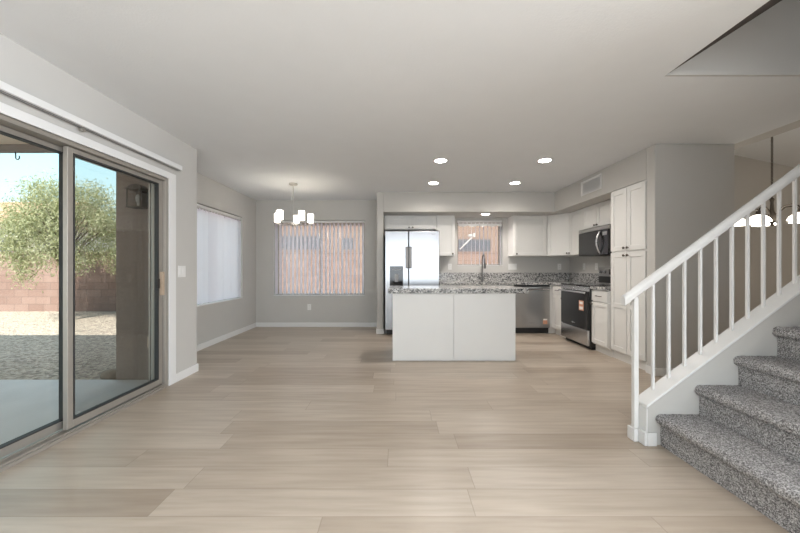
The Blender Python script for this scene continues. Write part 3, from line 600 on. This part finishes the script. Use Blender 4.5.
# ------------------------------------------------------------------ stairs
SX, RUN, RISE, SY0, SY1 = 1.682, .249, .187, 1.06, 2.133
st = thing('staircase', (SX,1.6,0), 'carpeted staircase with speckled grey treads rising to the right', 'staircase')
def step(k):
    x0 = SX+k*RUN; zt = (k+1)*RISE+.011; prof = []
    zb = 0 if k == 0 else 0
    n = 14
    prof.append((x0,zb))
    m = 10 if k < 6 else 3
    for i in range(1, m+1): prof.append((x0, zb+(zt-.062-zb)*i/m))
    for i in range(0, 9):
        a = -math.pi/2 + math.pi*i/8; prof.append((x0-.004-.028*math.cos(a), zt-.031+.031*math.sin(a)))
    m = 14 if k < 6 else 3
    for i in range(1, m+1): prof.append((x0+(RUN-.0005)*i/m, zt))
    q = MB(); ny = 70 if k < 6 else 6; rows = []
    for j in range(ny+1):
        y = SY0+(SY1-SY0)*j/ny; row = []
        for i, (x, z) in enumerate(prof):
            jx = jz = 0
            if k < 6 and i > 2 and i < len(prof)-1: jx = rnd.uniform(-.0025,.0025); jz = rnd.uniform(-.0028,.0028)
            row.append(q.v((x+jx,y,z+jz)))
        row.append(q.v((x0+RUN-.0005,y,zb))); rows.append(row)
    for a, b in zip(rows, rows[1:]):
        for i in range(len(a)): q.f([a[i],b[i],b[(i+1)%len(a)],a[(i+1)%len(a)]])
    q.f(rows[0]); q.f(rows[-1]); return q.build('step', 'carpet', st)
for k in range(13): step(k)
KY0, KY1 = 2.135, 2.235; kz = lambda X: .245+.748*(X-1.6)
struct('wall_stair', MB().prism([(1.6,0),(4.99,0),(4.99,kz(4.99)),(1.6,kz(1.6))], KY0, KY1, 'y'), 'wall', 'low sloped knee wall carrying the stair railing', 'wall')
struct('trim_stair', MB().prism([(1.588,kz(1.588)+.001),(4.99,kz(4.99)+.001),(4.99,kz(4.99)+.02),(1.588,kz(1.588)+.02)], KY0-.010, KY1+.010, 'y').box(1.588,1.5995,KY0-.006,KY1+.006,0,kz(1.588)), 'white', 'white cap along the knee wall', 'trim', .006)
struct('baseboard_stair', B(1.570,1.5875,KY0-.016,2.186,0,bh).box(1.5875,1.648,KY0-.018,KY0-.0065,0,bh).box(1.57,4.9,KY1+.0065,KY1+.016,0,bh).box(1.54,1.57,2.172,2.186,0,bh).box(1.538,1.553,2.186,2.236,0,bh), 'white', 'white baseboard around the foot of the knee wall', 'baseboard', .005)
t = thing('stair_railing', (1.55,2.17,0), 'white stair railing with square balusters on the knee wall', 'railing')
hz = lambda X: .903+.742*(X-1.472)
yc = 2.206
prof = [(-.022,-.024),(.022,-.024),(.027,-.004),(.024,.016),(.010,.028),(-.010,.028),(-.024,.016),(-.027,-.004)]
q = MB(); A = [q.v((1.488,yc+a,hz(1.488)+b*1.25)) for a, b in prof]; E = [q.v((4.6,yc+a,hz(4.6)+b*1.25)) for a, b in prof]
q.f(A); q.f(E[::-1])
for i in range(8): q.f([A[i],A[(i+1)%8],E[(i+1)%8],E[i]])
q.build('handrail', 'white', t, .004)
B(1.555,1.586,yc-.0155,yc+.0155,0,hz(1.57)-.03).build('newel_post', 'white', t, .004)
for k in range(28):
    X = 1.688+.1045*k; a = .0076
    z0 = kz(X)+.021; z1 = hz(X)-.03
    q = MB(); lo = [q.v((X+i*a,yc+j*a,z0+.748*i*a)) for i, j in ((-1,-1),(1,-1),(1,1),(-1,1))]; hi = [q.v((X+i*a,yc+j*a,z1+.748*i*a)) for i, j in ((-1,-1),(1,-1),(1,1),(-1,1))]
    q.f(lo); q.f(hi[::-1])
    for i in range(4): q.f([lo[i],lo[(i+1)%4],hi[(i+1)%4],hi[i]])
    q.build('baluster', 'white', t)

# ------------------------------------------------------------------ outdoors
struct('ground', B(-32,26,-12,45,-.3,-.09), 'gravel', 'gravel yard outside, part shaded and part sunlit', 'ground')
struct('floor_patio', B(-7.5,-2.37,-4,3.5,-.2,-.035), 'concrete', 'smooth shaded concrete patio slab outside the sliding door', 'patio', .01)
struct('wall_nook_stucco', B(-2.95,-2.39,3.485,3.51,-.1,2.75).box(-2.95,-2.92,3.51,6.63,-.1,.6).box(-2.95,-2.92,3.51,6.63,2.04,2.75).box(-2.95,-2.92,3.51,4.1,.6,2.04).box(-2.95,-2.92,5.88,6.63,.6,2.04), 'stucco', 'brown stucco outside wall carrying the lantern', 'wall')
struct('ceiling_patio', B(-7.6,-2.4,-4,3.55,2.40,2.52), 'tan', 'tan patio roof above the sliding door', 'patio roof')
struct('trim_patio_beam', B(-7.6,-2.4,3.40,3.482,2.335,2.398), 'beam', 'brown fascia beam at the patio roof edge', 'beam')
struct('wall_garden', B(-32,26,9.4,9.55,-.15,1.55).box(-32,26,9.39,9.56,1.55,1.60), 'block', 'pink concrete block garden wall across the yard', 'garden wall')
t = thing('ceiling_hook', (-3.95,3.44,2.335), 'small metal hook hanging from the patio beam', 'hook')
MB().tube([(-3.95,3.44,2.335),(-3.95,3.44,2.30)] + [(-3.93-.02*math.cos(a)+.0,3.44,2.28-.025*math.sin(a)) for a in [math.pi*k/8-.6 for k in range(0,12)]], .005, 8).build('shank', 'bronze', t)
# lantern
lx, ly, lz = -2.62, 3.485, 1.83
t = thing('wall_lantern', (lx,ly,lz), 'square glass outdoor lantern on the brown stucco wall', 'lantern')
B(lx-.05,lx+.05,ly-.015,ly-.001,lz-.06,lz+.10).build('back_plate', 'bronze', t, .004)
q = B(lx-.012,lx+.012,ly-.09,ly-.015,lz+.07,lz+.09); q.box(lx-.085,lx+.085,ly-.20,ly-.05,lz+.09,lz+.10); q.prism([(lx-.085,lz+.10),(lx+.085,lz+.10),(lx+.03,lz+.14),(lx-.03,lz+.14)], ly-.18, ly-.07, 'y'); q.build('roof', 'bronze', t)
q = MB()
for a in (-.07,.062):
    for b2 in (-.19,-.068): q.box(lx+a,lx+a+.008,ly+b2,ly+b2+.008,lz-.08,lz+.09)
q.box(lx-.075,lx+.075,ly-.195,ly-.055,lz-.09,lz-.08); q.build('cage', 'bronze', t)
q = B(lx-.06,lx+.06,ly-.186,ly-.183,lz-.08,lz+.09).box(lx-.06,lx+.06,ly-.063,ly-.06,lz-.08,lz+.09).box(lx-.068,lx-.065,ly-.18,ly-.066,lz-.08,lz+.09).box(lx+.063,lx+.066,ly-.18,ly-.066,lz-.08,lz+.09); q.build('glass', 'clear', t)
MB().lathe([(.012,-.08),(.012,-.04),(.02,-.02),(.026,.01),(.018,.04),(0,.05)], (lx,ly-.125,lz), 14).build('bulb', 'plate', t)
t = thing('outdoor_outlet', (-2.58,3.485,.36), 'small outdoor outlet cover low on the stucco wall', 'outlet')
B(-2.615,-2.545,3.472,3.4845,.30,.42).build('cover', 'tan', t, .004); B(-2.595,-2.565,3.466,3.472,.32,.40).build('flap', 'tan', t, .003)
q = MB(); bmesh.ops.create_icosphere(q.bm, subdivisions=3, radius=.09)
for v_ in q.bm.verts: v_.co = Vector((v_.co.x*1.3,v_.co.y,v_.co.z*.75))*(1+rnd.uniform(-.05,.05)) + Vector((-3.12,3.64,-.035))
tag(q.build('rock', 'rock'), 'small tan rock at the patio edge beside the stucco wall', 'rock')
# tree
tx, ty = -7.72, 7.75
t = thing('yard_tree', (tx,ty,-.09), 'feathery olive green tree in front of the garden block wall', 'tree')
q = MB(); q.tube([(tx,ty,-.12),(tx+.03,ty,.5),(tx-.05,ty,1.1),(tx+.02,ty,1.5)], [.08,.07,.06,.05], 10)
tips = []
for k in range(34):
    a = rnd.uniform(0,2*math.pi); zt = rnd.uniform(1.35,3.0); rr = 1.2*math.sqrt(max(.05, 1-((zt-1.75)/1.45)**2)); r = rr*math.sqrt(rnd.uniform(.15,1))
    p0 = Vector((tx,ty,rnd.uniform(.9,1.5))); p1 = Vector((tx+r*math.cos(a),ty+r*math.sin(a)*.65,zt)); mid_ = (p0+p1)/2+Vector((0,0,.15))
    q.tube([p0,mid_,p1], [.025,.015,.005], 6); tips.append(p1); tips.append((mid_+p1*2)/3)
q.build('trunk', 'bark', t)
q = MB()
def leaf(p, d, l, wd):
    d = d.normalized(); s_ = d.cross(Vector((rnd.gauss(0,1),rnd.gauss(0,1),rnd.gauss(0,1)))).normalized()*wd
    q.f([q.v(p),q.v(p+d*l*.5+s_),q.v(p+d*l),q.v(p+d*l*.5-s_)])
def spray(c, n, sg):
    for _ in range(n):
        p = c+Vector((rnd.gauss(0,sg),rnd.gauss(0,sg*.8),rnd.gauss(0,sg*.9)))
        leaf(p, Vector((rnd.gauss(0,.6),rnd.gauss(0,.6),rnd.gauss(-.45,.6))), rnd.uniform(.06,.10), rnd.uniform(.006,.011))
for p in tips: spray(p, 260, .19)
for _ in range(70):
    a = rnd.uniform(0,2*math.pi); zz = rnd.uniform(1.15,3.0); rr = 1.2*math.sqrt(max(.03, 1-((zz-1.75)/1.45)**2)); spray(Vector((tx+rr*math.cos(a),ty+rr*.62*math.sin(a),zz)), 150, .14)
for k in range(10): spray(Vector((tx-.50+k*.015,ty-.55,1.75-k*.09)), 130, .12)
q.build('foliage', 'leaf', t, normals=False)
# neighbours
t = thing('neighbour_house', (.5,15,-.09), 'brown stucco neighbour house seen through the back windows', 'house')
B(-6.2,8,13,18,-.09,3.4).build('walls', 'nbr', t)
MB().prism([(12.4,3.4),(18.6,3.4),(15.5,5.0)], -6.7, 8.5, 'x').build('roof', 'tile', t)
for x0, x1, z0, z1 in ((-4.75,-2.95,1.85,2.38),(-2.2,-1.75,1.85,2.3),(2.35,3.6,1.75,2.25)):
    wnd = B(x0,x1,12.96,13.0,z0,z1).build('window', 'nwin', t); B(x0-.05,x1+.05,12.94,12.97,z0-.06,z0).build('window_sill', 'nbr', wnd)
t = thing('neighbour_house', (-17,20,-.09), 'pale neighbour house with a clay tile roof at the far left of the yard', 'house')
B(-24,-18.6,17,22,-.09,3.4).build('walls', 'nbr2', t); MB().prism([(16.4,3.4),(22.6,3.4),(19.5,5.0)], -24.5, -18.1, 'x').build('roof', 'tile', t)
B(-20.4,-19.2,16.96,17.0,1.6,2.7).build('window', 'nwin', t)
